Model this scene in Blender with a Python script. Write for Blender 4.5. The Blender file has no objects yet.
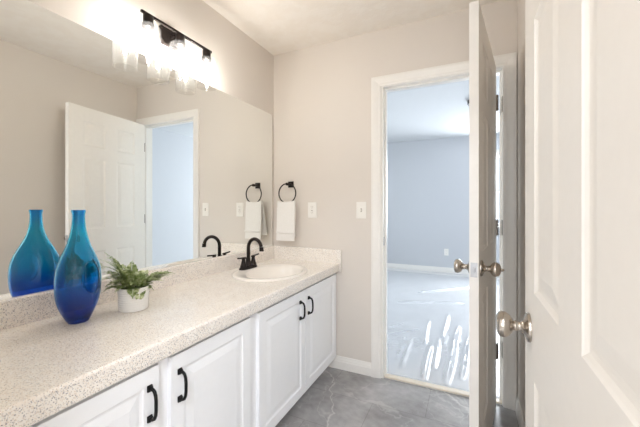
import bpy, bmesh, math, random
from mathutils import Vector, Matrix
random.seed(7)
PI = math.pi
sc = bpy.context.scene
C = sc.collection

# ------------------------------------------------------------------ camera, world, lights, exposure
CAMX, CAMY, CAMZ, YAW, FPX = 1.441, -2.181, 1.197, 0.4381, 316.2
cd = bpy.data.cameras.new('camera'); cam = bpy.data.objects.new('camera', cd); C.objects.link(cam)
cam.location = (CAMX, CAMY, CAMZ); cam.rotation_euler = (PI/2, 0, YAW)
cd.sensor_width = 36; cd.lens = 36*FPX/640; cd.shift_y = -(213.5-206.57)/640
cd.clip_start = 0.02
sc.camera = cam

w = bpy.data.worlds.new('sky'); sc.world = w; w.use_nodes = True
w.node_tree.nodes['Background'].inputs[0].default_value = (0.75, 0.88, 1.0, 1)
w.node_tree.nodes['Background'].inputs[1].default_value = 0.8

def area(name, loc, rot, sx, sy, power, col):
    l = bpy.data.lights.new(name, 'AREA'); l.shape = 'RECTANGLE'; l.size = sx; l.size_y = sy
    l.energy = power; l.color = col
    o = bpy.data.objects.new(name, l); C.objects.link(o); o.location = loc; o.rotation_euler = rot
    return o
# daylight at the far bedroom window; fill at an unseen, added left-wall window
area('window_daylight', (2.12, 4.20, 1.475), (-PI/2, 0, 0), 1.0, 1.25, 72, (0.85, 0.90, 0.95))
area('added_side_fill', (-1.52, 2.0, 1.475), (0, -PI/2, 0), 1.25, 1.6, 19, (0.86, 0.94, 0.94))
# fill light from behind the camera: an added hallway window and added ceiling lamp
area('added_hallway_fill', (1.2, -4.08, 1.5), (PI/2, 0, 0), 1.3, 1.4, 17, (0.92, 0.95, 1.0))
area('added_ceiling_fill', (1.75, -3.0, 2.37), (0, 0, 0), 0.7, 0.4, 25, (0.80, 0.88, 1.0))
BULB = 265.0
sc.view_settings.view_transform = 'Standard'; sc.view_settings.look = 'None'
sc.view_settings.gamma = 1; sc.view_settings.use_curve_mapping = False
sc.view_settings.exposure = 0.86
sc.cycles.max_bounces = 14; sc.cycles.diffuse_bounces = 8; sc.cycles.glossy_bounces = 8
sc.cycles.transmission_bounces = 12; sc.cycles.transparent_max_bounces = 24
sc.cycles.sample_clamp_indirect = 6
sc.cycles.use_denoising = True

# ------------------------------------------------------------------ helpers
def lin(c):
    return tuple(((x/255)/12.92 if x/255 <= 0.04045 else ((x/255+0.055)/1.055)**2.4) for x in c) + (1,)

class NT:
    def __init__(s, name):
        s.m = bpy.data.materials.new(name); s.m.use_nodes = True
        s.t = s.m.node_tree; s.b = s.t.nodes['Principled BSDF']; s.out = s.t.nodes['Material Output']
    def n(s, typ, **kw):
        nd = s.t.nodes.new(typ)
        for k, v in kw.items():
            if k.startswith('i_'): 
                key = k[2:]; key = int(key) if key.isdigit() else key
                nd.inputs[key].default_value = v
            else: setattr(nd, k, v)
        return nd
    def l(s, a, b): s.t.links.new(a, b)
    def ramp(s, fac, stops, interp='LINEAR'):
        r = s.n('ShaderNodeValToRGB'); r.color_ramp.interpolation = interp
        els = r.color_ramp.elements
        while len(els) < len(stops): els.new(0.5)
        for e, (p, c) in zip(els, stops): e.position = p; e.color = c if len(c) == 4 else (*c, 1)
        s.l(fac, r.inputs[0]); return r.outputs[0]
    def mix(s, fac, a, b, mode='MIX'):
        m = s.n('ShaderNodeMix', data_type='RGBA', blend_type=mode)
        for sock, v in ((m.inputs[0], fac), (m.inputs[6], a), (m.inputs[7], b)):
            if hasattr(v, 'links'): s.l(v, sock)
            else: sock.default_value = v
        return m.outputs[2]
    def bump(s, h, strength, dist=0.002):
        b = s.n('ShaderNodeBump'); b.inputs['Strength'].default_value = strength; b.inputs['Distance'].default_value = dist
        s.l(h, b.inputs['Height']); s.l(b.outputs[0], s.b.inputs['Normal'])
    def coords(s): return s.n('ShaderNodeTexCoord').outputs['Object']
    def noise(s, vec, scale, detail=3, rough=0.5, out='Fac'):
        n = s.n('ShaderNodeTexNoise'); n.inputs['Scale'].default_value = scale
        n.inputs['Detail'].default_value = detail; n.inputs['Roughness'].default_value = rough
        s.l(vec, n.inputs['Vector']); return n.outputs[out]

def simple(name, rgb, rough=0.5, metal=0.0, bump=None, spec=0.5):
    t = NT(name); t.b.inputs['Roughness'].default_value = rough; t.b.inputs['Metallic'].default_value = metal
    t.b.inputs['Specular IOR Level'].default_value = spec
    v = t.coords(); sc_, st, di = bump or (40, 0.0, 0.001)
    n = t.noise(v, sc_, 3)
    a = lin(rgb); b_ = tuple(x*0.98 for x in a[:3]) + (1,)
    t.l(t.ramp(n, [(0.3, b_), (0.7, a)]), t.b.inputs['Base Color'])
    if bump: t.bump(n, st, di)
    return t.m

M = {}
M['wall'] = simple('greige_wall_paint', (223, 216, 208), 0.75, bump=(220, 0.12, 0.001), spec=0.25)
M['bedroom_wall'] = simple('grey_bedroom_wall_paint', (204, 206, 210), 0.8, bump=(220, 0.12, 0.001), spec=0.2)
M['trim'] = simple('white_trim_paint', (240, 237, 232), 0.35)
M['door'] = simple('white_door_paint', (240, 236, 230), 0.42)
M['cabinet'] = simple('white_cabinet_paint', (248, 249, 251), 0.38)
M['plastic'] = simple('white_plastic', (243, 240, 234), 0.3)
M['slot'] = simple('grey_plastic_slot', (172, 163, 154), 0.5)
M['bronze'] = simple('dark_oil_rubbed_bronze', (46, 40, 38), 0.34, 0.75)
M['black_metal'] = simple('satin_black_metal', (26, 25, 26), 0.38, 0.5)
M['nickel'] = simple('satin_nickel', (186, 178, 168), 0.27, 1.0)
M['steel'] = simple('hinge_steel', (120, 112, 104), 0.35, 0.9)
M['latch'] = simple('latch_steel', (190, 192, 196), 0.32, 0.9)
M['ceramic'] = simple('white_ceramic', (244, 243, 240), 0.35)
M['sink'] = simple('cream_enamel', (246, 240, 232), 0.12)
M['soil'] = simple('dark_soil', (52, 42, 34), 0.9, bump=(200, 0.8, 0.004))
M['threshold'] = simple('pale_threshold', (226, 214, 196), 0.4)
M['brass'] = simple('brass_socket', (190, 165, 120), 0.35, 0.9)

def ceiling_mat():
    t = NT('knockdown_ceiling'); v = t.coords(); t.b.inputs['Roughness'].default_value = 0.9
    t.b.inputs['Specular IOR Level'].default_value = 0.1
    n = t.noise(v, 9, 5, 0.6); m = t.noise(v, 55, 2, 0.5)
    r = t.ramp(n, [(0.44, (0, 0, 0, 1)), (0.56, (1, 1, 1, 1))])
    t.l(t.ramp(r, [(0, lin((238, 231, 222))), (1, lin((240, 234, 226)))]), t.b.inputs['Base Color'])
    a = t.n('ShaderNodeMath', operation='ADD'); t.l(r, a.inputs[0]); t.l(m, a.inputs[1])
    t.bump(a.outputs[0], 0.16, 0.004); return t.m
M['ceiling'] = ceiling_mat()
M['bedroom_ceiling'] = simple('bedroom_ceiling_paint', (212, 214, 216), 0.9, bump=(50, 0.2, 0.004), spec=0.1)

def counter_mat():
    t = NT('speckled_cream_countertop'); v = t.coords(); t.b.inputs['Roughness'].default_value = 0.22
    base = t.ramp(t.noise(v, 14, 4, 0.6), [(0.3, lin((243, 236, 227))), (0.7, lin((250, 245, 238)))])
    def flecks(scale, size, thr, colr, prev, soft=0.04):
        vo = t.n('ShaderNodeTexVoronoi'); vo.inputs['Scale'].default_value = scale; t.l(v, vo.inputs['Vector'])
        d = t.n('ShaderNodeMath', operation='LESS_THAN'); t.l(vo.outputs['Distance'], d.inputs[0]); d.inputs[1].default_value = size
        s = t.n('ShaderNodeSeparateColor'); t.l(vo.outputs['Color'], s.inputs[0])
        g = t.n('ShaderNodeMath', operation='GREATER_THAN'); t.l(s.outputs[0], g.inputs[0]); g.inputs[1].default_value = thr
        m = t.n('ShaderNodeMath', operation='MULTIPLY'); t.l(d.outputs[0], m.inputs[0]); t.l(g.outputs[0], m.inputs[1])
        return t.mix(m.outputs[0], prev, colr)
    c = flecks(340, 0.42, 0.68, lin((226, 212, 196)), base)
    c = flecks(330, 0.40, 0.78, lin((196, 190, 188)), c)
    c = flecks(280, 0.33, 0.84, lin((140, 136, 142)), c)
    c = flecks(310, 0.34, 0.88, lin((176, 148, 124)), c)
    c = flecks(200, 0.36, 0.80, lin((252, 250, 248)), c)
    t.l(c, t.b.inputs['Base Color']); return t.m
M['counter'] = counter_mat()

def tile_mat():
    t = NT('grey_slate_look_tile'); v = t.coords()
    mp = t.n('ShaderNodeMapping'); mp.inputs['Rotation'].default_value = (0, 0, 0.0); t.l(v, mp.inputs[0])
    n1 = t.noise(v, 3.2, 6, 0.62); n2 = t.noise(v, 26, 5, 0.6)
    base = t.ramp(n1, [(0.28, lin((138, 135, 133))), (0.5, lin((168, 166, 165))), (0.72, lin((190, 188, 188)))])
    base = t.mix(0.35, base, t.ramp(n2, [(0.3, lin((120, 118, 118))), (0.7, lin((182, 180, 180)))]), 'OVERLAY')
    # thin pale veins: the zero-crossing of a distorted noise
    wv = t.noise(v, 1.7, 5, 0.55, out='Color')
    add = t.n('ShaderNodeVectorMath', operation='MULTIPLY_ADD'); t.l(wv, add.inputs[0]); add.inputs[1].default_value = (0.9, 0.9, 0.0); t.l(v, add.inputs[2])
    for sc_, wid, amt in ((1.6, 0.006, 0.55), (3.4, 0.009, 0.25)):
        nn = t.noise(add.outputs[0], sc_, 2, 0.4)
        s = t.n('ShaderNodeMath', operation='SUBTRACT'); t.l(nn, s.inputs[0]); s.inputs[1].default_value = 0.5
        ab = t.n('ShaderNodeMath', operation='ABSOLUTE'); t.l(s.outputs[0], ab.inputs[0])
        vein = t.ramp(ab.outputs[0], [(0.0, (amt,)*3), (wid, (0, 0, 0))])
        base = t.mix(vein, base, lin((226, 222, 218)))
    br = t.n('ShaderNodeTexBrick'); t.l(mp.outputs[0], br.inputs['Vector'])
    for k, val in (('Scale', 1.0), ('Mortar Size', 0.0022), ('Brick Width', 0.61), ('Row Height', 0.305), ('Mortar Smooth', 0.2)): br.inputs[k].default_value = val
    br.inputs['Color1'].default_value = (1, 1, 1, 1); br.inputs['Color2'].default_value = (0.93, 0.93, 0.93, 1); br.inputs['Mortar'].default_value = (0.72, 0.71, 0.70, 1)
    base = t.mix(1.0, base, br.outputs['Color'], 'MULTIPLY')
    t.l(base, t.b.inputs['Base Color']); t.b.inputs['Roughness'].default_value = 0.32
    t.bump(n2, 0.12, 0.002); return t.m
M['tile'] = tile_mat()

def carpet_mat():
    t = NT('pale_grey_carpet'); v = t.coords(); t.b.inputs['Roughness'].default_value = 1.0; t.b.inputs['Specular IOR Level'].default_value = 0.05
    n = t.noise(v, 260, 3, 0.7); m = t.noise(v, 5, 3)
    c = t.ramp(n, [(0.3, lin((222, 221, 219))), (0.7, lin((242, 241, 240)))])
    c = t.mix(0.25, c, t.ramp(m, [(0.35, lin((205, 205, 205))), (0.65, lin((245, 245, 245)))]), 'MULTIPLY')
    t.l(c, t.b.inputs['Base Color']); t.bump(n, 0.8, 0.006); return t.m
M['carpet'] = carpet_mat()

def film_mat():
    t = NT('clear_plastic_film'); t.t.nodes.remove(t.b)
    tr = t.n('ShaderNodeBsdfTransparent'); tr.inputs[0].default_value = (0.97, 0.98, 1, 1)
    gl = t.n('ShaderNodeBsdfGlossy'); gl.inputs['Roughness'].default_value = 0.26
    df = t.n('ShaderNodeBsdfDiffuse'); df.inputs[0].default_value = (0.9, 0.92, 0.95, 1)
    v = t.coords(); nz = t.noise(v, 22, 4, 0.6)
    bp = t.n('ShaderNodeBump'); bp.inputs['Strength'].default_value = 0.2; bp.inputs['Distance'].default_value = 0.004; t.l(nz, bp.inputs['Height']); t.l(bp.outputs[0], gl.inputs['Normal'])
    fr = t.n('ShaderNodeMapRange'); lw = t.n('ShaderNodeLayerWeight'); lw.inputs[0].default_value = 0.5; t.l(bp.outputs[0], lw.inputs['Normal'])
    pw = t.n('ShaderNodeMath', operation='POWER'); t.l(lw.outputs['Facing'], pw.inputs[0]); pw.inputs[1].default_value = 4; t.l(pw.outputs[0], fr.inputs[0])
    fr.inputs[3].default_value = 0.06; fr.inputs[4].default_value = 0.7
    m1 = t.n('ShaderNodeMixShader'); m1.inputs[0].default_value = 0.30; t.l(tr.outputs[0], m1.inputs[1]); t.l(df.outputs[0], m1.inputs[2])
    m2 = t.n('ShaderNodeMixShader'); t.l(fr.outputs[0], m2.inputs[0]); t.l(m1.outputs[0], m2.inputs[1]); t.l(gl.outputs[0], m2.inputs[2])
    t.l(m2.outputs[0], t.out.inputs['Surface']); return t.m
M['film'] = film_mat()

def pane_mat(name, tint=(1, 1, 1, 1), ior=1.45, haze=0.0, rough=0.02, hazecol=(1, 1, 1, 1)):
    t = NT(name); t.t.nodes.remove(t.b)
    tr = t.n('ShaderNodeBsdfTransparent'); tr.inputs[0].default_value = tint
    gl = t.n('ShaderNodeBsdfGlossy'); gl.inputs['Roughness'].default_value = rough
    tl = t.n('ShaderNodeBsdfTranslucent'); tl.inputs[0].default_value = hazecol
    fr = t.n('ShaderNodeMapRange'); lw = t.n('ShaderNodeLayerWeight'); lw.inputs[0].default_value = 0.5
    pw = t.n('ShaderNodeMath', operation='POWER'); t.l(lw.outputs['Facing'], pw.inputs[0]); pw.inputs[1].default_value = 4; t.l(pw.outputs[0], fr.inputs[0])
    fr.inputs[3].default_value = 0.03; fr.inputs[4].default_value = 0.45
    m1 = t.n('ShaderNodeMixShader'); m1.inputs[0].default_value = haze; t.l(tr.outputs[0], m1.inputs[1]); t.l(tl.outputs[0], m1.inputs[2])
    m2 = t.n('ShaderNodeMixShader'); t.l(fr.outputs[0], m2.inputs[0]); t.l(m1.outputs[0], m2.inputs[1]); t.l(gl.outputs[0], m2.inputs[2])
    t.l(m2.outputs[0], t.out.inputs['Surface']); return t.m
M['pane'] = pane_mat('window_glass')
M['shade'] = pane_mat('clear_shade_glass', (0.95, 0.945, 0.935, 1), 1.5, 0.010, 0.05)

def mirror_mat():
    t = NT('silvered_mirror'); t.b.inputs['Metallic'].default_value = 1; t.b.inputs['Roughness'].default_value = 0.0
    t.b.inputs['Base Color'].default_value = (0.93, 0.945, 0.93, 1); return t.m
M['mirror'] = mirror_mat()

def bulb_mat():
    t = NT('glowing_bulb'); t.b.inputs['Base Color'].default_value = (1, 0.95, 0.9, 1)
    t.b.inputs['Emission Color'].default_value = (1.0, 0.985, 0.955, 1); t.b.inputs['Emission Strength'].default_value = BULB
    return t.m
M['bulb'] = bulb_mat()
def lamp_mat(name, s, c):
    t = NT(name); t.b.inputs['Emission Color'].default_value = c; t.b.inputs['Emission Strength'].default_value = s; return t.m
M['bulb_glass'] = pane_mat('bulb_glass', (0.99, 0.985, 0.98, 1), 1.5, 0.0, 0.05)
M['added_hall_glow'] = lamp_mat('added_hall_diffuser', 4, (0.95, 0.97, 1, 1))  # glow of the added hallway fill lamp
M['frosted'] = simple('frosted_lamp_glass', (240, 242, 245), 0.4)

def vase_mat():
    t = NT('blue_vase_glass'); v = t.coords()
    sp = t.n('ShaderNodeSeparateXYZ'); t.l(v, sp.inputs[0])
    mr = t.n('ShaderNodeMapRange'); mr.inputs[1].default_value = 0.0; mr.inputs[2].default_value = 0.40; t.l(sp.outputs[2], mr.inputs[0])
    c = t.ramp(mr.outputs[0], [(0.0, (0.01, 0.02, 0.24)), (0.10, (0.01, 0.12, 0.60)), (0.30, (0.015, 0.30, 0.78)), (0.45, (0.02, 0.52, 0.82)), (0.8, (0.04, 0.64, 0.84)), (1.0, (0.03, 0.48, 0.84))])
    b = t.b; t.l(c, b.inputs['Base Color']); b.inputs['Transmission Weight'].default_value = 0.94
    b.inputs['Roughness'].default_value = 0.02; b.inputs['IOR'].default_value = 1.45
    return t.m
M['vase'] = vase_mat()

def leaf_mat():
    t = NT('fern_leaf'); v = t.coords(); n = t.noise(v, 60, 2)
    t.l(t.ramp(n, [(0.3, lin((98, 120, 60))), (0.5, lin((146, 162, 104))), (0.68, lin((212, 218, 178)))]), t.b.inputs['Base Color'])
    t.b.inputs['Roughness'].default_value = 0.55; return t.m
M['leaf'] = leaf_mat()
def towel_mat():
    t = NT('white_terry_towel'); v = t.coords(); n = t.noise(v, 420, 3, 0.7)
    t.l(t.ramp(n, [(0.3, lin((232, 228, 222))), (0.7, lin((250, 248, 245)))]), t.b.inputs['Base Color'])
    t.b.inputs['Roughness'].default_value = 1.0; t.b.inputs['Specular IOR Level'].default_value = 0.05
    t.bump(n, 0.6, 0.003); return t.m
M['towel'] = towel_mat()

def obj(name, bm, mat, parent=None, smooth=None, loc=None, kind=None, label=None, cat=None, group=None):
    bmesh.ops.recalc_face_normals(bm, faces=bm.faces)
    me = bpy.data.meshes.new(name); bm.to_mesh(me); bm.free()
    if smooth is not None:
        for p in me.polygons: p.use_smooth = True
        me.set_sharp_from_angle(angle=math.radians(smooth))
    me.materials.append(mat)
    o = bpy.data.objects.new(name, me); C.objects.link(o)
    if parent: o.parent = parent
    if loc: o.location = loc
    tag(o, label, cat, group, kind); return o
def tag(o, label=None, cat=None, group=None, kind=None):
    for k, v in (('label', label), ('category', cat), ('group', group), ('kind', kind)):
        if v: o[k] = v
    return o
def thing(name, loc, label, cat, rz=0, group=None, kind=None):
    o = bpy.data.objects.new(name, None); o.empty_display_size = 0.05; C.objects.link(o)
    o.location = loc; o.rotation_euler = (0, 0, rz); return tag(o, label, cat, group, kind)
def copy_tree(o, parent=None):
    c = o.copy(); C.objects.link(c)
    if parent: c.parent = parent
    for ch in [x for x in bpy.data.objects if x.parent == o]: copy_tree(ch, c)
    return c

def bx(bm, x0, x1, y0, y1, z0, z1, bevel=0, seg=2):
    r = bmesh.ops.create_cube(bm, size=1)
    bmesh.ops.scale(bm, vec=(x1-x0, y1-y0, z1-z0), verts=r['verts'])
    bmesh.ops.translate(bm, vec=((x0+x1)/2, (y0+y1)/2, (z0+z1)/2), verts=r['verts'])
    if bevel:
        es = list({e for v in r['verts'] for e in v.link_edges})
        bmesh.ops.bevel(bm, geom=es, offset=bevel, segments=seg, affect='EDGES', profile=0.5)
def box(*a, **k):
    bm = bmesh.new(); bx(bm, *a, **k); return bm
def ring_loft(bm, rings, cap0=True, cap1=True, closed=True):
    R = [[bm.verts.new(p) for p in r] for r in rings]
    n = len(R[0])
    for a, b in zip(R, R[1:]):
        for i in range(n if closed else n-1):
            j = (i+1) % n
            bm.faces.new((a[i], a[j], b[j], b[i]))
    if cap0 and closed: bm.faces.new(R[0][::-1])
    if cap1 and closed: bm.faces.new(R[-1])
    return R
def lathe(bm, prof, axis='Z', origin=(0, 0, 0), seg=32, cap=True):
    """prof: list of (radius, height along axis)."""
    O = Vector(origin); rings = []
    ax = {'Z': (Vector((1, 0, 0)), Vector((0, 1, 0)), Vector((0, 0, 1))), 'X': (Vector((0, 1, 0)), Vector((0, 0, 1)), Vector((1, 0, 0))),
          'Y': (Vector((0, 0, 1)), Vector((1, 0, 0)), Vector((0, 1, 0)))}[axis] if isinstance(axis, str) else axis
    for r, h in prof:
        r = max(r, 1e-4)
        rings.append([O + ax[0]*r*math.cos(2*PI*i/seg) + ax[1]*r*math.sin(2*PI*i/seg) + ax[2]*h for i in range(seg)])
    ring_loft(bm, rings, cap, cap)
def tube(bm, pts, rad, seg=12, closed=False):
    pts = [Vector(p) for p in pts]; n = len(pts); rad = rad if isinstance(rad, (list, tuple)) else [rad]*n
    T = []
    for i in range(n):
        a = pts[(i-1) % n] if (closed or i > 0) else pts[i]; b = pts[(i+1) % n] if (closed or i < n-1) else pts[i]
        T.append((b-a).normalized())
    up = Vector((0, 0, 1)) if abs(T[0].z) < 0.9 else Vector((1, 0, 0))
    U = (up - T[0]*up.dot(T[0])).normalized(); rings = []
    for i in range(n):
        U = (U - T[i]*U.dot(T[i])).normalized(); V = T[i].cross(U)
        rings.append([pts[i] + (U*math.cos(2*PI*k/seg)+V*math.sin(2*PI*k/seg))*rad[i] for k in range(seg)])
    if closed: rings.append(rings[0])
    ring_loft(bm, rings, not closed, not closed)
    if closed: bmesh.ops.remove_doubles(bm, verts=bm.verts, dist=1e-6)
def prism(bm, outline, axis_vec, depth, place):
    """outline: 2-D points -> place(u, v) gives 3-D; extruded by axis_vec*depth."""
    A = Vector(axis_vec)*depth
    ring_loft(bm, [[Vector(place(u, v)) for u, v in outline], [Vector(place(u, v))+A for u, v in outline]])
def transform(bm, mat): bmesh.ops.transform(bm, matrix=mat, verts=bm.verts)

def panel_slab(w_, h_, t_, xs, zs, cells, prof, both=True, edge_bevel=0.0):
    """A door leaf: local x = 0..w, z = 0..h, faces at y = 0 (front, normal -y) and y = t. cells = set of (i, k) panels in the xs/zs grid.
    prof: (inset, depth) rings of a recessed raised panel."""
    bm = bmesh.new()
    X = [0]+xs+[w_]; Z = [0]+zs+[h_]
    for side in (0, 1):
        def P(x, z, d):
            return Vector((x, d if side == 0 else t_-d, z))
        for i in range(len(X)-1):
            for k in range(len(Z)-1):
                x0, x1, z0, z1 = X[i], X[i+1], Z[k], Z[k+1]
                if (i, k) in cells and (both or side == 0):
                    prev = None
                    for ins, dep in prof:
                        q = [bm.verts.new(P(*c, dep)) for c in ((x0+ins, z0+ins), (x1-ins, z0+ins), (x1-ins, z1-ins), (x0+ins, z1-ins))]
                        if prev:
                            for a in range(4): bm.faces.new((prev[a], prev[(a+1) % 4], q[(a+1) % 4], q[a]))
                        prev = q
                    bm.faces.new(prev)
                else:
                    bm.faces.new([bm.verts.new(P(*c, 0)) for c in ((x0, z0), (x1, z0), (x1, z1), (x0, z1))])
    # edges
    for i in range(len(X)-1):
        for z in (0, h_): bm.faces.new([bm.verts.new(Vector(p)) for p in ((X[i], 0, z), (X[i+1], 0, z), (X[i+1], t_, z), (X[i], t_, z))])
    for k in range(len(Z)-1):
        for x in (0, w_): bm.faces.new([bm.verts.new(Vector(p)) for p in ((x, 0, Z[k]), (x, 0, Z[k+1]), (x, t_, Z[k+1]), (x, t_, Z[k]))])
    bmesh.ops.remove_doubles(bm, verts=bm.verts, dist=1e-5)
    return bm

# ------------------------------------------------------------------ the rooms
H = 2.432; W = 1.704
JL, JR, DH = 0.906, 1.628, 2.03          # doorway to the bedroom, between its jambs
ST = dict(kind='structure')
def walls(name, boxes, mat, label):
    bm = bmesh.new()
    for b in boxes: bx(bm, *b)
    return obj(name, bm, mat, label=label, **ST)
T = 0.02
walls('wall_left', [(-0.12, 0, -2.12, -0.0, 0, H)], M['wall'], 'greige wall behind the long mirror and vanity')
walls('wall_back', [(-0.12, JL-T, 0, 0.06, 0, H), (JR+T, W+0.12, 0, 0.06, 0, H), (JL-T, JR+T, 0, 0.06, DH+T, H)], M['wall'], 'greige bathroom wall holding the towel ring and doorway')
walls('wall_right', [(W, W+0.12, -2.12, 0, 0, H)], M['wall'], 'greige wall behind the two open doors')
walls('wall_front', [(-0.12, 0.84, -2.12, -2.0, 0, H), (1.62, W+0.12, -2.12, -2.0, 0, H), (0.84, 1.62, -2.12, -2.0, 2.05, H)], M['wall'], 'greige wall around the doorway the picture is taken from')
obj('floor', box(-0.12, W+0.12, -2.12, 0.012, -0.05, 0), M['tile'], label='grey slate-look bathroom floor tile with pale veins', **ST)
obj('ceiling', box(-0.12, W+0.12, -2.12, 0.06, H, H+0.06), M['ceiling'], label='textured cream bathroom ceiling', **ST)
# hallway behind the camera
obj('floor_hallway', box(-0.6, 2.4, -3.9, -2.12, -0.05, 0), M['carpet'], label='hallway floor behind the camera', **ST)
obj('ceiling_hallway', box(-0.6, 2.4, -3.9, -2.12, H, H+0.06), M['ceiling'], label='hallway ceiling behind the camera', **ST)
walls('wall_hallway', [(-0.6, 0.5, -4.0, -3.9, 0, H), (1.9, 2.4, -4.0, -3.9, 0, H), (0.5, 1.9, -4.0, -3.9, 0, 0.75), (0.5, 1.9, -4.0, -3.9, 2.25, H), (-0.7, -0.6, -3.9, -2.12, 0, H), (2.4, 2.5, -3.9, -2.12, 0, H),
      (-0.6, -0.12, -2.12, -2.06, 0, H), (W+0.12, 2.4, -2.12, -2.06, 0, H)], M['wall'], 'hallway walls behind the camera')
# bedroom
BX0, BX1, BY = -1.3, 3.03, 3.95
WX0, WX1, WZ0, WZ1 = 1.62, 2.62, 0.85, 2.10
walls('wall_bedroom_near', [(BX0, JL-T, 0.06, 0.12, 0, H), (JR+T, BX1, 0.06, 0.12, 0, H), (JL-T, JR+T, 0.06, 0.12, DH+T, H)], M['bedroom_wall'], 'bedroom side of the doorway wall')
walls('wall_bedroom_far', [(BX0, WX0, BY, BY+0.14, 0, H), (WX1, BX1, BY, BY+0.14, 0, H), (WX0, WX1, BY, BY+0.14, 0, WZ0), (WX0, WX1, BY, BY+0.14, WZ1, H)], M['bedroom_wall'], 'far bedroom wall seen through the doorway')
walls('wall_bedroom_right', [(BX1, BX1+0.1, 0.06, BY+0.14, 0, H)], M['bedroom_wall'], 'bedroom wall seen in the mirror through the doorway')
walls('wall_bedroom_left', [(BX0-0.1, BX0, 0.06, 1.15, 0, H), (BX0-0.1, BX0, 2.85, BY+0.14, 0, H), (BX0-0.1, BX0, 1.15, 2.85, 0, 0.82), (BX0-0.1, BX0, 1.15, 2.85, 2.13, H)], M['bedroom_wall'], 'left bedroom wall out of view')
obj('floor_bedroom', box(BX0, BX1, 0.055, BY, -0.05, 0.008), M['carpet'], label='pale carpet of the bedroom under the plastic film', **ST)
obj('ceiling_bedroom', box(BX0, BX1, 0.06, BY+0.14, H, H+0.06), M['bedroom_ceiling'], label='white textured bedroom ceiling beyond the doorway', **ST)

# bedroom window (beyond the door leaf)
wf = bmesh.new()
for b in ((WX0-0.06, WX0, BY-0.016, BY, WZ0-0.02, WZ1+0.06), (WX1, WX1+0.06, BY-0.016, BY, WZ0-0.02, WZ1+0.06), (WX0, WX1, BY-0.016, BY, WZ1, WZ1+0.06),
          (WX0-0.08, WX1+0.08, BY-0.05, BY+0.02, WZ0-0.03, WZ0), (WX0, WX0+0.04, BY+0.05, BY+0.09, WZ0, WZ1), (WX1-0.04, WX1, BY+0.05, BY+0.09, WZ0, WZ1),
          (WX0+0.04, WX1-0.04, BY+0.05, BY+0.09, WZ0, WZ0+0.05), (WX0+0.04, WX1-0.04, BY+0.05, BY+0.09, WZ1-0.05, WZ1), (WX0+0.04, WX1-0.04, BY+0.055, BY+0.085, 1.45, 1.49)):
    bx(wf, *b)
win = obj('window_1', wf, M['trim'], label='white framed bedroom window hidden behind the door leaf', **ST)
obj('window_pane', box(WX0+0.04, WX1-0.04, BY+0.066, BY+0.072, WZ0+0.05, WZ1-0.05), M['pane'], win)

def window_unit(name, origin, rz, wd, z0, z1, label):
    """Local x along the wall (centred), room towards -y, wall from y=0 to y=0.1."""
    bm = bmesh.new(); h = wd/2
    for b in ((-h-0.06, -h, -0.016, 0, z0-0.02, z1+0.06), (h, h+0.06, -0.016, 0, z0-0.02, z1+0.06), (-h, h, -0.016, 0, z1, z1+0.06), (-h-0.08, h+0.08, -0.05, 0.0, z0-0.03, z0),
              (-h, -h+0.04, 0.04, 0.08, z0, z1), (h-0.04, h, 0.04, 0.08, z0, z1), (-h+0.04, h-0.04, 0.04, 0.08, z0, z0+0.05), (-h+0.04, h-0.04, 0.04, 0.08, z1-0.05, z1), (-h+0.04, h-0.04, 0.045, 0.075, (z0+z1)/2-0.02, (z0+z1)/2+0.02)):
        bx(bm, *b)
    o = obj(name, bm, M['trim'], label=label, **ST); o.location = origin; o.rotation_euler = (0, 0, rz)
    obj('window_pane', box(-h+0.04, h-0.04, 0.057, 0.062, z0+0.05, z1-0.05), M['pane'], o)
window_unit('added_window_2', (BX0, 2.0, 0), PI/2, 1.7, 0.82, 2.13, 'white framed unseen window added in the left bedroom wall for fill light')  # added out of view to spread the bedroom light more evenly
window_unit('added_window_3', (1.2, -3.9, 0), PI, 1.4, 0.75, 2.25, 'white framed unseen window added at the end of the hallway for fill light')  # added out of view to send fill through the entry doorway

# ---- trims
def casing(name, xl, xr, ztop, y, ysign, label, wd=0.066, gap=0.015):
    """Door casing round the opening xl..xr; ysign -1 stands out towards -y."""
    bm = bmesh.new()
    prof = [(0, 0), (0, 0.008), (0.008, 0.011), (0.020, 0.011), (0.026, 0.013), (0.052, 0.018), (wd, 0.018), (wd, 0)]   # (outward offset from inner edge, depth)
    xi, xo, zt = xl-gap, xr+gap, ztop+0.005
    path = [(xi, 0, -1, 0), (xi, zt, -1, 1), (xo, zt, 1, 1), (xo, 0, 1, 0)]
    rings = [[Vector((px+sx*o, y+ysign*d, pz+sz*o)) for o, d in prof] for px, pz, sx, sz in path]
    ring_loft(bm, rings)
    return obj(name, bm, M['trim'], label=label, **ST)
casing('trim_1', JL, JR-0.012, DH, 0.0, -1, 'white moulded casing around the bedroom doorway')
casing('trim_2', JL, JR, DH, 0.12, 1, 'white casing on the bedroom side of the doorway')
jb = bmesh.new()
for b in ((JL-T, JL, 0, 0.12, 0, DH+T), (JR, JR+T, 0, 0.12, 0, DH+T), (JL, JR, 0, 0.12, DH, DH+T)): bx(jb, *b)
for b in ((JL, JL+0.011, 0.04, 0.075, 0, DH), (JR-0.011, JR, 0.04, 0.075, 0, DH), (JL+0.011, JR-0.011, 0.04, 0.075, DH-0.011, DH)): bx(jb, *b)
jam = obj('trim_3', jb, M['trim'], label='white door jamb lining the bedroom doorway', **ST)
st = bmesh.new(); bx(st, JL-0.0005, JL+0.0015, 0.006, 0.032, 0.925, 0.985); bx(st, JL, JL+0.0025, 0.014, 0.026, 0.94, 0.97)
obj('strike_plate', st, M['latch'], jam)
obj('trim_4', box(JL+0.001, JR-0.001, 0.012, 0.056, 0.0, 0.012, bevel=0.004), M['threshold'], label='pale threshold strip between tile and carpet', **ST)
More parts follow.
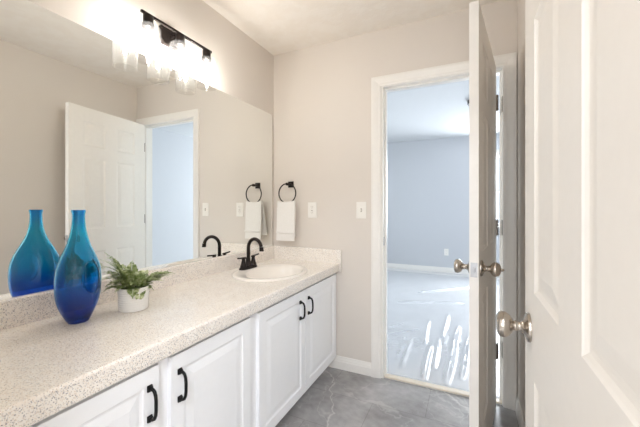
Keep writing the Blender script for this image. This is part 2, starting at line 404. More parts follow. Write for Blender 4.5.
def baseboard(name, p0, p1, n, label, h=0.092):
    """p0->p1 along the wall, n = outward normal."""
    bm = bmesh.new(); n = Vector((*n, 0))
    prof = [(0.0, 0.0), (0.013, 0.0), (0.013, 0.055), (0.0095, 0.062), (0.0095, 0.068), (0.006, 0.080), (0.004, h), (0, h)]
    ring_loft(bm, [[Vector((*p, 0))+n*d+Vector((0, 0, z)) for d, z in prof] for p in (p0, p1)])
    return obj(name, bm, M['trim'], label=label, **ST)
baseboard('baseboard_back', (0.49, 0), (JL-0.082, 0), (0, -1), 'white baseboard between vanity and doorway')
baseboard('baseboard_right', (W, -2.0), (W, 0), (-1, 0), 'white baseboard behind the open doors')
baseboard('baseboard_bedroom_far', (BX0, BY), (BX1, BY), (0, -1), 'white baseboard along the far bedroom wall', 0.1)
baseboard('baseboard_bedroom_right', (BX1, 0.12), (BX1, BY), (-1, 0), 'white baseboard along the right bedroom wall', 0.1)
# entry casing on the near wall (beside the camera)
jb = bmesh.new()
for b in ((0.84, 0.855, -2.12, -2.0, 0, 2.05), (1.609, 1.62, -2.12, -2.0, 0, 2.05), (0.855, 1.609, -2.12, -2.0, 2.035, 2.05)): bx(jb, *b)
obj('trim_5', jb, M['trim'], label='white jamb of the entry doorway beside the camera', **ST)

# ------------------------------------------------------------------ the two six-panel doors
PROF6 = [(0, 0), (0.004, 0.0025), (0.010, 0.0055), (0.016, 0.0065), (0.022, 0.0062), (0.046, 0.0018), (0.048, 0.0015)]
def six_panel(w_, h_=2.02, t_=0.035):
    st_ = 0.118; mull = 0.112; pw = (w_-2*st_-mull)/2
    xs = [st_, st_+pw, st_+pw+mull, w_-st_]
    zs = [0.235, 0.805, 0.998, 1.600, 1.695, 1.905]
    cells = {(i, k) for i in (1, 3) for k in (1, 3, 5)}
    return panel_slab(w_, h_, t_, xs, zs, cells, PROF6)
KNOB = [(0.0, 0.0), (0.033, 0.0), (0.0335, 0.003), (0.032, 0.007), (0.026, 0.010), (0.018, 0.012), (0.0135, 0.016), (0.0105, 0.022), (0.0105, 0.026),
        (0.0125, 0.029), (0.0125, 0.031), (0.011, 0.033), (0.015, 0.036), (0.024, 0.042), (0.0295, 0.050), (0.0305, 0.057), (0.028, 0.064), (0.021, 0.068), (0.010, 0.0695), (0, 0.0695)]
def knob_set(door, x, z, t_, turn_side=None):
    for s in (0, 1):                # 0 on the front face (towards -y), 1 on the back face
        bm = bmesh.new(); ax = (Vector((1, 0, 0)), Vector((0, 0, 1)), Vector((0, -1 if s == 0 else 1, 0)))
        if turn_side == s:
            pr = KNOB[:-4] + [(0.026, 0.066), (0.020, 0.071), (0.012, 0.0735), (0.0065, 0.075), (0.0062, 0.079), (0.003, 0.086), (0, 0.087)]
        else: pr = KNOB
        lathe(bm, pr, ax, (x, 0.0005 if s == 0 else t_-0.0005, z), 36)
        obj('door_knob', bm, M['nickel'], door, smooth=40)
def latch(door, x, z, t_):
    bm = bmesh.new(); bx(bm, x-0.0015, x+0.0005, t_/2-0.0125, t_/2+0.0125, z-0.029, z+0.029); bx(bm, x-0.009, x, t_/2-0.006, t_/2+0.006, z-0.010, z+0.010, bevel=0.002)
    for dz in (-0.021, 0.021): lathe(bm, [(0.0, 0), (0.0035, 0), (0.003, 0.001), (0, 0.001)], (Vector((0, 1, 0)), Vector((0, 0, 1)), Vector((-1, 0, 0))), (x-0.0014, t_/2, z+dz), 10)
    obj('latch_plate', bm, M['latch'], door)

# door_1: leaf hinged on the right jamb, open into the bathroom. Local x runs from the FREE edge to the hinge.
F = Vector((1.445, -0.7535, 0.008)); Hh = Vector((1.558, -0.022, 0)); d = Hh-F; d.z = 0
wd1 = d.length; ang = math.atan2(d.y, d.x)
# front face (local y = 0, normal -y local) looks to ( sin, -cos ) = +x side; leaf must lie to the right of F's line -> flip
d1 = obj('door_1', six_panel(wd1), M['door'], label='white six-panel bedroom door standing open, seen nearly edge-on', **ST)
d1['category'] = 'door'
# local y axis (thickness) must point to +x world side: rotate so x -> d and y -> left of d; shift the leaf by -t along local y
off = Vector((math.sin(ang), -math.cos(ang), 0))*0.035
d1.location = F+off; d1.rotation_euler = (0, 0, ang)
knob_set(d1, 0.06, 0.932, 0.035, turn_side=0); latch(d1, 0, 0.932, 0.035)
for z in (1.818, 1.074, 0.337):
    bm = bmesh.new()
    bx(bm, wd1-0.001, wd1+0.009, -0.007, -0.0045, z-0.058, z+0.034); bx(bm, wd1-0.001, wd1+0.0025, -0.0065, 0.030, z-0.058, z+0.034)
    for k in range(5): lathe(bm, [(0, 0), (0.006, 0), (0.006, 0.017), (0, 0.017)], 'Z', (wd1+0.010, -0.006, z-0.057+k*0.0182), 12)
    lathe(bm, [(0, 0), (0.0045, 0), (0.003, 0.005), (0, 0.006)], 'Z', (wd1+0.010, -0.006, z+0.034), 10)
    hg = obj('hinge', bm, M['steel'], d1, smooth=40)
# jamb leaves of the hinges, screwed to the jamb
for z in (1.818, 1.074, 0.337):
    bm = bmesh.new(); bx(bm, JR-0.002, JR+0.0005, 0.002, 0.034, z-0.05, z+0.042)
    for dz in (-0.03, 0.0, 0.03): lathe(bm, [(0, 0), (0.004, 0), (0.003, 0.0012), (0, 0.0012)], (Vector((0, 1, 0)), Vector((0, 0, 1)), Vector((-1, 0, 0))), (JR-0.0018, 0.018+0.006*(dz != 0), z-0.004+dz), 10)
    obj('hinge_leaf', bm, M['steel'], jam)

# door_2: the near leaf, folded back against the right wall, its face towards the room
d2 = obj('door_2', six_panel(0.762), M['door'], label='large white six-panel door filling the right edge, open along the wall', **ST)
d2['category'] = 'door'
# local x (free -> hinge) points to -y; local front face (-y local) looks to -x
d2.location = (1.572, -1.237, 0.008); d2.rotation_euler = (0, 0, -PI/2)
knob_set(d2, 0.062, 0.905, 0.035); latch(d2, 0, 0.905, 0.035)
for z in (1.82, 1.07, 0.25):
    bm = bmesh.new(); bx(bm, 0.761, 0.764, 0.002, 0.033, z-0.045, z+0.045)
    lathe(bm, [(0, 0), (0.006, 0), (0.006, 0.09), (0, 0.09)], 'Z', (0.766, 0.041, z-0.045), 12)
    obj('hinge', bm, M['steel'], d2, smooth=40)

# ------------------------------------------------------------------ vanity
vb = thing('vanity_cabinet', (0, 0, 0), 'long white vanity cabinet with raised-panel doors under the speckled countertop', 'cabinet')
VY0 = -1.996
cb = bmesh.new()
bx(cb, 0.003, 0.525, VY0, -0.002, 0.075, 0.095); bx(cb, 0.003, 0.02, VY0, -0.002, 0.095, 0.712)
for y in (VY0, -1.484, -0.995, -0.018): bx(cb, 0.02, 0.525, y, y+0.016, 0.095, 0.712)
obj('cabinet_body', cb, M['cabinet'], vb)
fb = bmesh.new()
bx(fb, 0.525, 0.545, VY0, -0.002, 0.075, 0.105); bx(fb, 0.525, 0.545, VY0, -0.002, 0.69, 0.712)
for y0, y1 in ((VY0, -1.93), (-1.51, -1.44), (-1.04, -0.95), (-0.545, -0.475), (-0.05, -0.002)): bx(fb, 0.525, 0.545, y0, y1, 0.105, 0.69)
obj('face_frame', fb, M['cabinet'], vb)
obj('toe_kick', box(0.475, 0.49, VY0, -0.002, 0.0, 0.075), M['cabinet'], vb)
PROFC = [(0, 0), (0.003, 0.004), (0.010, 0.006), (0.014, 0.006), (0.040, 0.0015), (0.042, 0.001)]
def pull():
    bm = bmesh.new()
    for z in (-0.046, 0.046):
        bx(bm, 0, 0.006, -0.0085, 0.0085, z-0.010, z+0.010, bevel=0.002)
        bx(bm, 0.005, 0.011, -0.0065, 0.0065, z-0.0075, z+0.0075, bevel=0.0015)
    pts = [(0.006, 0, -0.046), (0.016, 0, -0.0455), (0.024, 0, -0.041), (0.029, 0, -0.030), (0.031, 0, -0.014), (0.031, 0, 0.014), (0.029, 0, 0.030), (0.024, 0, 0.041), (0.016, 0, 0.0455), (0.006, 0, 0.046)]
    tube(bm, pts, 0.0052, 10)
    return bm
Z0, Z1 = 0.094, 0.703
for ya, yb, hy in ((-0.508, -0.026, -0.475), (-0.971, -0.512, -0.579), (-1.452, -1.036, -1.420), (-1.93, -1.497, -1.531)):
    w_ = yb-ya; h_ = Z1-Z0
    bm = panel_slab(w_, h_, 0.018, [0.052, w_-0.052], [0.052, h_-0.052], {(1, 1)}, PROFC, both=False)
    # local x -> +y, local -y (front) -> +x
    transform(bm, Matrix.Translation((0.0635, ya, Z0)) @ Matrix.Rotation(PI/2, 4, 'Z'))
    transform(bm, Matrix.Translation((0.5, 0, 0)))
    dr = obj('cabinet_door', bm, M['cabinet'], vb)
    obj('pull_handle', pull(), M['black_metal'], dr, smooth=50, loc=(0.563, hy, 0.599))

# countertop with a rounded nose and an oval cut-out for the sink
CT = 0.779; SX, SY, SA, SB = 0.308, -0.497, 0.222, 0.262      # sink centre and rim half axes
ct = thing('countertop', (0, 0, 0), 'speckled cream solid countertop running along the mirror wall', 'countertop')
bm = bmesh.new()
Y0, Y1, NX = VY0, -0.002, 0.556
def flat(z, flip):
    ya, yb = SY-0.32, SY+0.32; xa, xb = 0.02, NX
    angs = sorted([2*PI*i/72 for i in range(72)] + [math.atan2(y-SY, x-SX) % (2*PI) for x in (xa, xb) for y in (ya, yb)])
    inner, outer = [], []
    for a in angs:
        c, s = math.cos(a), math.sin(a)
        inner.append(bm.verts.new((SX+(SA-0.03)*c, SY+(SB-0.03)*s, z)))
        tx = ((xb-SX)/c if c > 1e-9 else (xa-SX)/c if c < -1e-9 else 1e9); ty = ((yb-SY)/s if s > 1e-9 else (ya-SY)/s if s < -1e-9 else 1e9)
        t_ = min(tx, ty); outer.append(bm.verts.new((SX+t_*c, SY+t_*s, z)))
    for i in range(len(angs)):
        j = (i+1) % len(angs); bm.faces.new((inner[i], inner[j], outer[j], outer[i]))
    for a, b in ((Y0, ya), (yb, Y1)): bm.faces.new([bm.verts.new(p) for p in ((0.0, a, z), (NX, a, z), (NX, b, z), (0.0, b, z))])
    bm.faces.new([bm.verts.new(p) for p in ((0.0, ya, z), (xa, ya, z), (xa, yb, z), (0.0, yb, z))])
    return inner
i0 = flat(CT, False); i1 = flat(CT-0.02, True)
for i in range(len(i0)):
    j = (i+1) % len(i0); bm.faces.new((i0[i], i0[j], i1[j], i1[i]))
nose = [(NX, CT)] + [(0.573+0.009*math.sin(a), CT-0.009+0.009*math.cos(a)) for a in [PI/2*k/6 for k in range(7)]] + \
       [(0.582, CT-0.050)] + [(0.572+0.010*math.cos(a), CT-0.052-0.010*math.sin(a)) for a in [PI/2*k/4 for k in range(1, 5)]] + [(NX, CT-0.062), (NX, CT-0.02)]
ring_loft(bm, [[Vector((x, Y0, z)) for x, z in nose], [Vector((x, Y1, z)) for x, z in nose]])
obj('counter_slab', bm, M['counter'], ct, smooth=35)
BSZ = 0.879
def splash_prof(th): return [(0.0, CT+0.0002), (th, CT+0.0002), (th, BSZ-0.006), (th-0.002, BSZ-0.002), (th-0.006, BSZ), (0.0, BSZ)]
bm = bmesh.new(); ring_loft(bm, [[Vector((0.001+x, y, z)) for x, z in splash_prof(0.02)] for y in (VY0, -0.002)])
obj('backsplash', bm, M['counter'], ct)
bm = bmesh.new(); ring_loft(bm, [[Vector((x, -0.001-y, z)) for y, z in [(a, (b if b > CT+0.01 else CT-0.0)) for a, b in splash_prof(0.02)]] for x in (0.0215, 0.585)])
bx(bm, 0.583, 0.598, -0.021, -0.001, CT-0.062, BSZ, bevel=0.002)
obj('side_splash', bm, M['counter'], ct)

# sink
sk = thing('sink', (SX, SY, CT), 'oval cream drop-in sink set in the countertop below the dark faucet', 'sink')
ox = 0.030          # the bowl sits towards the front, the faucet stands on the deck behind it
prof = [(0, SA, SB, 0.0003), (0, SA, SB, 0.006), (0, SA-0.004, SB-0.004, 0.010), (0, SA-0.012, SB-0.012, 0.0125), (0, SA-0.022, SB-0.022, 0.012), (ox, 0.166, 0.220, 0.010), (ox, 0.158, 0.211, 0.005),
        (ox, 0.153, 0.205, -0.006), (ox, 0.147, 0.197, -0.03), (ox, 0.135, 0.180, -0.065), (ox, 0.112, 0.148, -0.10), (ox, 0.075, 0.10, -0.125), (ox, 0.04, 0.05, -0.135), (ox, 0.021, 0.021, -0.138),
        (ox, 0.021, 0.021, -0.146), (ox, 0.078, 0.10, -0.134), (ox, 0.116, 0.152, -0.108), (ox, 0.139, 0.184, -0.07), (ox, 0.151, 0.201, -0.03), (ox*0.6, 0.165, 0.215, -0.004), (0, SA-0.034, SB-0.034, 0.0003)]
bm = bmesh.new(); rings = []
for o_, a_, b_, z in prof:
    rings.append([Vector((o_+a_*math.cos(2*PI*k/64), b_*math.sin(2*PI*k/64), z)) for k in range(64)])
ring_loft(bm, rings, False, False)
bs = obj('basin', bm, M['sink'], sk, smooth=50)
bm = bmesh.new(); lathe(bm, [(0.0, -0.139), (0.021, -0.139), (0.023, -0.1365), (0.019, -0.1345), (0.012, -0.1350), (0.009, -0.131), (0, -0.130)], 'Z', (ox, 0, 0), 24)
obj('drain', bm, M['bronze'], sk, smooth=40)

# faucet
fx, fy = 0.130, -0.494
fa = thing('faucet', (fx, fy, CT+0.0118), 'dark bronze gooseneck faucet with two lever handles standing on the sink deck', 'faucet')
bm = bmesh.new(); seg = 40
def oval(a, b, z, n=3.2):
    r = []
    for k in range(seg):
        t_ = 2*PI*k/seg; c, s = math.cos(t_), math.sin(t_)
        r.append(Vector((a*math.copysign(abs(c)**(2/n), c), b*math.copysign(abs(s)**(2/n), s), z)))
    return r
ring_loft(bm, [oval(0.027, 0.080, 0.0005), oval(0.027, 0.080, 0.006), oval(0.0235, 0.075, 0.015), oval(0.020, 0.070, 0.022), oval(0.012, 0.060, 0.024)])
obj('faucet_base', bm, M['bronze'], fa, smooth=35)
bm = bmesh.new(); lathe(bm, [(0, 0.02), (0.022, 0.02), (0.021, 0.03), (0.016, 0.04), (0.0135, 0.055), (0.0125, 0.07)], 'Z', (0, 0, 0), 24)
R = 0.060
pts = [(0, 0, 0.06), (0, 0, 0.10), (0, 0, 0.125)] + [(R-R*math.cos(a), 0, 0.136+R*math.sin(a)) for a in [PI*k/14 for k in range(0, 14)]]

tube(bm, pts, [0.0120]*3+[0.0115]*(len(pts)-3), 16)
tip = Vector((2*R+0.000, 0, 0.148)); 
lathe(bm, [(0, 0), (0.0125, 0), (0.0135, 0.003), (0.0135, 0.012), (0.0145, 0.022), (0.0145, 0.026), (0.011, 0.026), (0.0, 0.024)], (Vector((1, 0, 0)), Vector((0, 1, 0)), Vector((0.10, 0, -1)).normalized()), tip, 20)
transform(bm, Matrix.Rotation(-0.18, 4, 'Z')); obj('spout', bm, M['bronze'], fa, smooth=45)
for s in (-1, 1):
    bm = bmesh.new(); lathe(bm, [(0, 0.018), (0.021, 0.018), (0.021, 0.024), (0.017, 0.034), (0.0125, 0.052), (0.0105, 0.064), (0.0125, 0.068), (0.0125, 0.074), (0.008, 0.078), (0, 0.079)], 'Z', (0, s*0.051, 0), 24)
    hd = obj('faucet_handle', bm, M['bronze'], fa, smooth=40)
    bm = bmesh.new(); tube(bm, [(0, s*0.034, 0.0745), (0.0, s*0.055, 0.0755), (0.001, s*0.085, 0.0775), (0.002, s*0.108, 0.080)], [0.0055, 0.0058, 0.0050, 0.0054], 12)
    obj('lever', bm, M['bronze'], hd, smooth=40)
bm = bmesh.new(); lathe(bm, [(0, 0.02), (0.0035, 0.02), (0.0035, 0.06), (0.007, 0.064), (0.006, 0.070), (0, 0.072)], 'Z', (-0.018, 0, 0), 12)
obj('lift_rod', bm, M['bronze'], fa, smooth=40)

# mirror
obj('wall_mirror', box(0.0005, 0.006, -1.99, -0.031, 0.8795, 1.939), M['mirror'], label='large frameless wall mirror above the vanity backsplash', cat='mirror')

# ------------------------------------------------------------------ vase
vase_o = (0.154, -1.510)
VH = [(0.000, 0.043), (0.004, 0.047), (0.017, 0.059), (0.040, 0.0745), (0.062, 0.0865), (0.090, 0.0965), (0.120, 0.1005), (0.150, 0.1020), (0.175, 0.100), (0.200, 0.0945), (0.222, 0.085), (0.245, 0.0725),
      (0.265, 0.060), (0.285, 0.0475), (0.305, 0.0375), (0.325, 0.0305), (0.345, 0.0265), (0.370, 0.0242), (0.390, 0.0242), (0.397, 0.0262), (0.405, 0.0268)]
VH = [(z, r*0.815) for z, r in VH]
def vase_ring(z, r, th, n=96):
    t_ = min(1, max(0, (r-0.021)/0.025)); fl = 1-0.20*t_; A = r-th; B = r*fl-th
    al = math.atan2(-0.8, 0.6); out = []
    for k in range(n):
        a = 2*PI*k/n; x, y = A*math.cos(a), B*math.sin(a)
        X = x*math.cos(al)-y*math.sin(al); Y = x*math.sin(al)+y*math.cos(al)
        wa = math.atan2(Y, X); da = (wa-math.radians(6)+PI) % (2*PI)-PI
        q = math.hypot(da/0.45, (z-0.165)/0.055)
        dent = 0.040*(1-min(1, q)**4)**1.1 if q < 1 else 0
        dent -= 0.0045*math.exp(-((q-1.08)/0.16)**2)
        rr = math.hypot(X, Y); f = (rr-dent)/rr
        out.append(Vector((X*f, Y*f, z)))
    return out
def cr(tab, z):
    for (z0, r0), (z1, r1) in zip(tab, tab[1:]):
        if z <= z1:
            t_ = (z-z0)/(z1-z0); i = tab.index((z0, r0)); m0 = (r1-(tab[i-1][1] if i else r0))/((z1-(tab[i-1][0] if i else z0)) or 1); j = min(i+2, len(tab)-1)
            m1 = (tab[j][1]-r0)/((tab[j][0]-z0) or 1); hh = z1-z0
            return (2*t_**3-3*t_**2+1)*r0+(t_**3-2*t_**2+t_)*hh*m0+(-2*t_**3+3*t_**2)*r1+(t_**3-t_**2)*hh*m1
    return tab[-1][1]
zo = [0.0, 0.003, 0.008]+[0.405*k/64 for k in range(3, 65)]
zo = [z for z in zo]
bm = bmesh.new(); rings = [vase_ring(z, cr(VH, z), 0) for z in zo]
zi = [z for z in zo if z > 0.022][::-1]
rings += [vase_ring(z, cr(VH, z), 0.0045) for z in zi]
rings += [vase_ring(0.016, cr(VH, 0.016)*0.6, 0.0)]
ring_loft(bm, rings)
obj('glass_vase', bm, M['vase'], smooth=60, loc=(*vase_o, CT+0.0005), label='tall blue glass bottle vase with a pinched dent, standing on the countertop', cat='vase')

# ------------------------------------------------------------------ potted fern
px_, py_ = 0.205, -1.335
pt = thing('potted_plant', (px_, py_, CT+0.0005), 'small green fern in a white ribbed pot on the countertop', 'plant')
bm = bmesh.new(); pr = [(0.048, 0.0), (0.052, 0.002)]
for k in range(9): z = 0.006+k*0.009; pr += [(0.0535+0.00045*k, z), (0.0525+0.00045*k, z+0.0012)]
pr += [(0.0575, 0.091), (0.0575, 0.093), (0.0535, 0.093), (0.052, 0.085), (0.049, 0.012), (0.0, 0.010)]
lathe(bm, pr, 'Z', (0, 0, 0), 40)
obj('pot', bm, M['ceramic'], pt, smooth=40)
bm = bmesh.new(); lathe(bm, [(0, 0.060), (0.049, 0.060), (0.0515, 0.082), (0.03, 0.086), (0, 0.088)], 'Z', (0, 0, 0), 28)
obj('soil', bm, M['soil'], pt, smooth=60)
bm = bmesh.new()
def leaflet(base, d_, nrm, L, wd_):
    d_ = d_.normalized(); s = d_.cross(nrm).normalized(); n = s.cross(d_)
    P = [base, base+d_*L*0.35+s*wd_*0.5+n*L*0.06, base+d_*L*0.75+s*wd_*0.38+n*L*0.03, base+d_*L, base+d_*L*0.75-s*wd_*0.38+n*L*0.03, base+d_*L*0.35-s*wd_*0.5+n*L*0.06]
    mid1 = bm.verts.new(base+d_*L*0.35-n*L*0.03); mid2 = bm.verts.new(base+d_*L*0.75-n*L*0.02)
    v = [bm.verts.new(p) for p in P]
    for f in ((v[0], v[1], mid1), (v[1], v[2], mid2, mid1), (v[2], v[3], mid2), (v[3], v[4], mid2), (v[4], v[5], mid1, mid2), (v[5], v[0], mid1)): bm.faces.new(f)
def frond(az, elev, L, droop, size=1.0):
    r0 = random.uniform(0.004, 0.030)
    p = Vector((r0*math.cos(az), r0*math.sin(az), 0.082)); h = Vector((math.cos(az), math.sin(az), 0)); e = elev
    pts = [p.copy()]; N = 20
    tw = random.uniform(-0.5, 0.5)
    for i in range(N):
        p = p + (h*math.cos(e)+Vector((0, 0, 1))*math.sin(e))*L/N; e -= droop/N; pts.append(p.copy())
        h = (Matrix.Rotation(tw/N, 3, 'Z') @ h)
    tube(bm, pts, [0.0011*(1-0.6*i/N) for i in range(N+1)], 5)
    for i in range(3, N+1):
        t_ = i/N; T_ = (pts[i]-pts[i-1]).normalized(); S = T_.cross(Vector((0, 0, 1)))
        if S.length < 0.1: S = h.cross(Vector((0, 0, 1)))
        S.normalize(); Nn = S.cross(T_)
        ll = size*0.0175*math.sin(PI*min(1, 0.25+0.70*t_))**0.8*random.uniform(0.8, 1.2)
        for s in (-1, 1):
            # every pinna carries small round lobes
            D = (S*s+T_*0.5+Nn*random.uniform(-0.25, 0.4)).normalized(); E_ = D.cross(Nn).normalized()
            for q_ in (0.25, 0.55, 0.85):
                for s2 in (-1, 1):
                    leaflet(pts[i]+D*ll*q_, E_*s2+D*0.7, (Nn+S*random.uniform(-0.3, 0.3)).normalized(), ll*0.42*(1.25-0.6*q_), ll*0.38)
            leaflet(pts[i]+D*ll*0.8, D, Nn, ll*0.4, ll*0.26)
    leaflet(pts[-1], T_, Nn, size*0.010, 0.005)
# directions: seen from the doorway, right is about +y (a little +x), left about -y
for az, el, L, dr in ((66, 52, 0.150, 1.2), (76, 56, 0.140, 1.4), (60, 44, 0.135, 0.9), (72, 38, 0.12, 0.8), (50, 50, 0.11, 1.2),
                      (250, 78, 0.115, 1.6), (262, 70, 0.095, 1.6), (238, 86, 0.150, 1.0), (225, 78, 0.14, 1.5), (244, 66, 0.11, 1.9), (236, 48, 0.09, 1.6),
                      (160, 82, 0.13, 0.9), (120, 75, 0.10, 1.2), (15, 72, 0.10, 1.6), (335, 74, 0.11, 1.7), (290, 78, 0.11, 1.6), (228, 88, 0.185, 0.9), (205, 84, 0.17, 1.0), (258, 88, 0.175, 1.1), (215, 70, 0.15, 1.8), (80, 46, 0.15, 1.0), (70, 60, 0.155, 1.5),
                      (325, 48, 0.08, 2.1), (35, 44, 0.08, 1.8), (285, 60, 0.09, 1.8), (100, 76, 0.10, 1.2), (350, 28, 0.075, 2.4), (300, 86, 0.14, 1.3), (200, 60, 0.09, 1.6), (260, 84, 0.155, 1.2)):
    frond(math.radians(az), math.radians(el), L*0.92, dr, 1.2)
obj('foliage', bm, M['leaf'], pt, smooth=60)

# ------------------------------------------------------------------ towel ring and towel
tx = 0.166
tr_ = thing('towel_ring', (tx, -0.001, 1.372), 'dark bronze towel ring on a square plate beside the mirror', 'towel ring')
bm = bmesh.new(); bx(bm, -0.024, 0.024, -0.007, 0, -0.024, 0.024, bevel=0.002); bx(bm, -0.020, 0.020, -0.011, -0.006, -0.020, 0.020, bevel=0.0025)
obj('wall_plate', bm, M['bronze'], tr_)
bm = bmesh.new(); lathe(bm, [(0, 0.008), (0.011, 0.008), (0.009, 0.014), (0.008, 0.040), (0.011, 0.048), (0.011, 0.070), (0.008, 0.074), (0, 0.075)], (Vector((1, 0, 0)), Vector((0, 0, 1)), Vector((0, -1, 0))), (0, 0, 0), 20)
obj('post', bm, M['bronze'], tr_, smooth=40)
RR = 0.076; ry = -0.060
bm = bmesh.new(); tube(bm, [(RR*math.sin(a), ry, -RR+0.004+RR*math.cos(a)) for a in [2*PI*k/64 for k in range(64)]], 0.0048, 12, closed=True)
obj('ring', bm, M['bronze'], tr_, smooth=60)
# towel: folded over the bottom of the ring; two hanging layers
zb = 1.372-2*RR+0.004; rr_ = 0.0105
def towel():
    bm = bmesh.new(); NU, rows = 28, []
    path = []
    Lf, Lb = zb-0.933, zb-0.965
    for k in range(26): t_ = k/25; path.append(('b', 0.965+Lb*t_, t_))
    for k in range(1, 10): path.append(('a', PI*k/10, 1))
    for k in range(26): t_ = k/25; path.append(('f', zb-Lf*t_, 1-t_))
    for kind_, v_, t_ in path:
        row = []
        for i in range(NU+1):
            u = i/NU; s = u*2-1
            half = 0.079 if kind_ != 'a' else 0.077
            x = 0.160-tx + s*half*(1-0.035*(t_ > 0.85))
            if kind_ == 'f': y = ry-rr_-0.012*(1-t_)-0.003*math.sin(u*5+0.4)*(1-t_*0.6); z = v_
            elif kind_ == 'b': x -= 0.022*(1-t_)**0.7; y = ry+rr_+0.026*(1-t_)+0.004*math.sin(u*6+1.0)*(1-t_*0.6); z = v_
            else: y = ry+rr_*math.cos(v_); z = zb+rr_*math.sin(v_)
            # the top follows the curve of the ring a little
            z += 0.012*s*s*t_**3*0.9
            x += 0.0
            row.append(Vector((x, y, z)))
        rows.append(row)
    n = len(rows)
    def band(z): return 0.0025 if 0.985 < z < 1.005 else 0
    V = [[bm.verts.new(p) for p in r] for r in rows]
    for a in range(n-1):
        for i in range(NU): bm.faces.new((V[a][i], V[a][i+1], V[a+1][i+1], V[a+1][i]))
    bmesh.ops.recalc_face_normals(bm, faces=bm.faces)
    bmesh.ops.solidify(bm, geom=bm.faces[:], thickness=0.0075)
    return bm
tw = obj('hand_towel', towel(), M['towel'], smooth=70, label='folded white hand towel hanging from the dark towel ring', cat='towel')
tw.location = (tx, -0.001, 0)
bm = bmesh.new(); bx(bm, -0.083, 0.071, ry-rr_-0.0215, ry-rr_-0.016, 0.990, 1.004, bevel=0.002)
obj('woven_band', bm, M['towel'], tw, smooth=60)

# ------------------------------------------------------------------ switch plates and outlets
def plate(x, y, z, toggle, label, cat, name, w_=0.074, h_=0.120):
    t = thing(name, (x, y-0.0005, z), label, cat)
    bm = bmesh.new(); bx(bm, -w_/2, w_/2, -0.006, 0, -h_/2, h_/2, bevel=0.003)
    obj('cover_plate', bm, M['plastic'], t)
    for s in (-1, 1):
        b2 = bmesh.new(); lathe(b2, [(0, 0), (0.0035, 0), (0.003, 0.0015), (0, 0.0015)], (Vector((1, 0, 0)), Vector((0, 0, 1)), Vector((0, -1, 0))), (0, -0.0055, s*(0.030 if toggle else 0.049)), 12)
        obj('screw', b2, M['plastic'], t)
    if toggle:
        b2 = bmesh.new(); bx(b2, -0.0055, 0.0055, -0.0075, -0.005, -0.012, 0.012); obj('switch_slot', b2, M['slot'], t)
        b2 = bmesh.new(); bx(b2, -0.004, 0.004, -0.018, -0.005, -0.002, 0.010, bevel=0.0015); transform(b2, Matrix.Rotation(0.35, 4, 'X')); obj('toggle', b2, M['plastic'], t)
    else:
        b2 = bmesh.new(); bx(b2, -0.0165, 0.0165, -0.009, -0.005, -0.034, 0.034, bevel=0.002); rc = obj('receptacle', b2, M['plastic'], t)
        for s in (-1, 1):
            for dx, hh in ((-0.0065, 0.0045), (0.0065, 0.0055)):
                obj('outlet_slot', box(dx-0.0011, dx+0.0011, -0.0096, -0.0085, s*0.021+0.003-hh, s*0.021+0.003+hh), M['slot'], rc)
            b2 = bmesh.new(); lathe(b2, [(0, 0), (0.0024, 0), (0.0024, 0.0008), (0, 0.0008)], (Vector((1, 0, 0)), Vector((0, 0, 1)), Vector((0, -1, 0))), (0, -0.0088, s*0.021-0.0075), 10)
            obj('ground_hole', b2, M['slot'], rc)
        for dz in (-0.0055, 0.0035):
            if name == 'bathroom_outlet':
                b2 = bmesh.new(); bx(b2, -0.007, 0.007, -0.0105, -0.0085, dz-0.0005, dz+0.005, bevel=0.0006); obj('test_button', b2, M['plastic'] if dz > 0 else M['slot'], rc)
    return t
plate(0.355, 0, 1.171, False, 'white wall outlet plate on the greige wall beside the towel ring', 'outlet', 'bathroom_outlet')
plate(0.748, 0, 1.171, True, 'white light switch plate beside the bedroom doorway casing', 'light switch', 'light_switch')
plate(1.085, BY, 0.375, False, 'white outlet low on the far bedroom wall', 'outlet', 'bedroom_outlet')

# ------------------------------------------------------------------ vanity light
LX = 0.088; LZ = 2.092
vl = thing('vanity_light', (0.001, -1.003, LZ), 'dark bronze three-light bar with clear glass cylinder shades above the mirror', 'light fixture')
bm = bmesh.new(); a_, b_ = 0.060, 0.052; c_ = 0.018
outl = [(-a_+c_, -b_), (a_-c_, -b_), (a_, -b_+c_), (a_, b_-c_), (a_-c_, b_), (-a_+c_, b_), (-a_, b_-c_), (-a_, -b_+c_)]
ring_loft(bm, [[Vector((x, u*s, v_*s)) for u, v_ in outl] for x, s in ((0, 1), (0.016, 1), (0.022, 0.93), (0.022, 0.5))])
obj('wall_canopy', bm, M['bronze'], vl)
bm = bmesh.new(); tube(bm, [(0.015, 0, 0), (LX, 0, 0)], 0.008, 14); obj('arm', bm, M['bronze'], vl, smooth=40)
bm = bmesh.new(); bx(bm, LX-0.0065, LX+0.0065, -0.218, 0.218, -0.0065, 0.0065, bevel=0.002); obj('bar', bm, M['bronze'], vl)
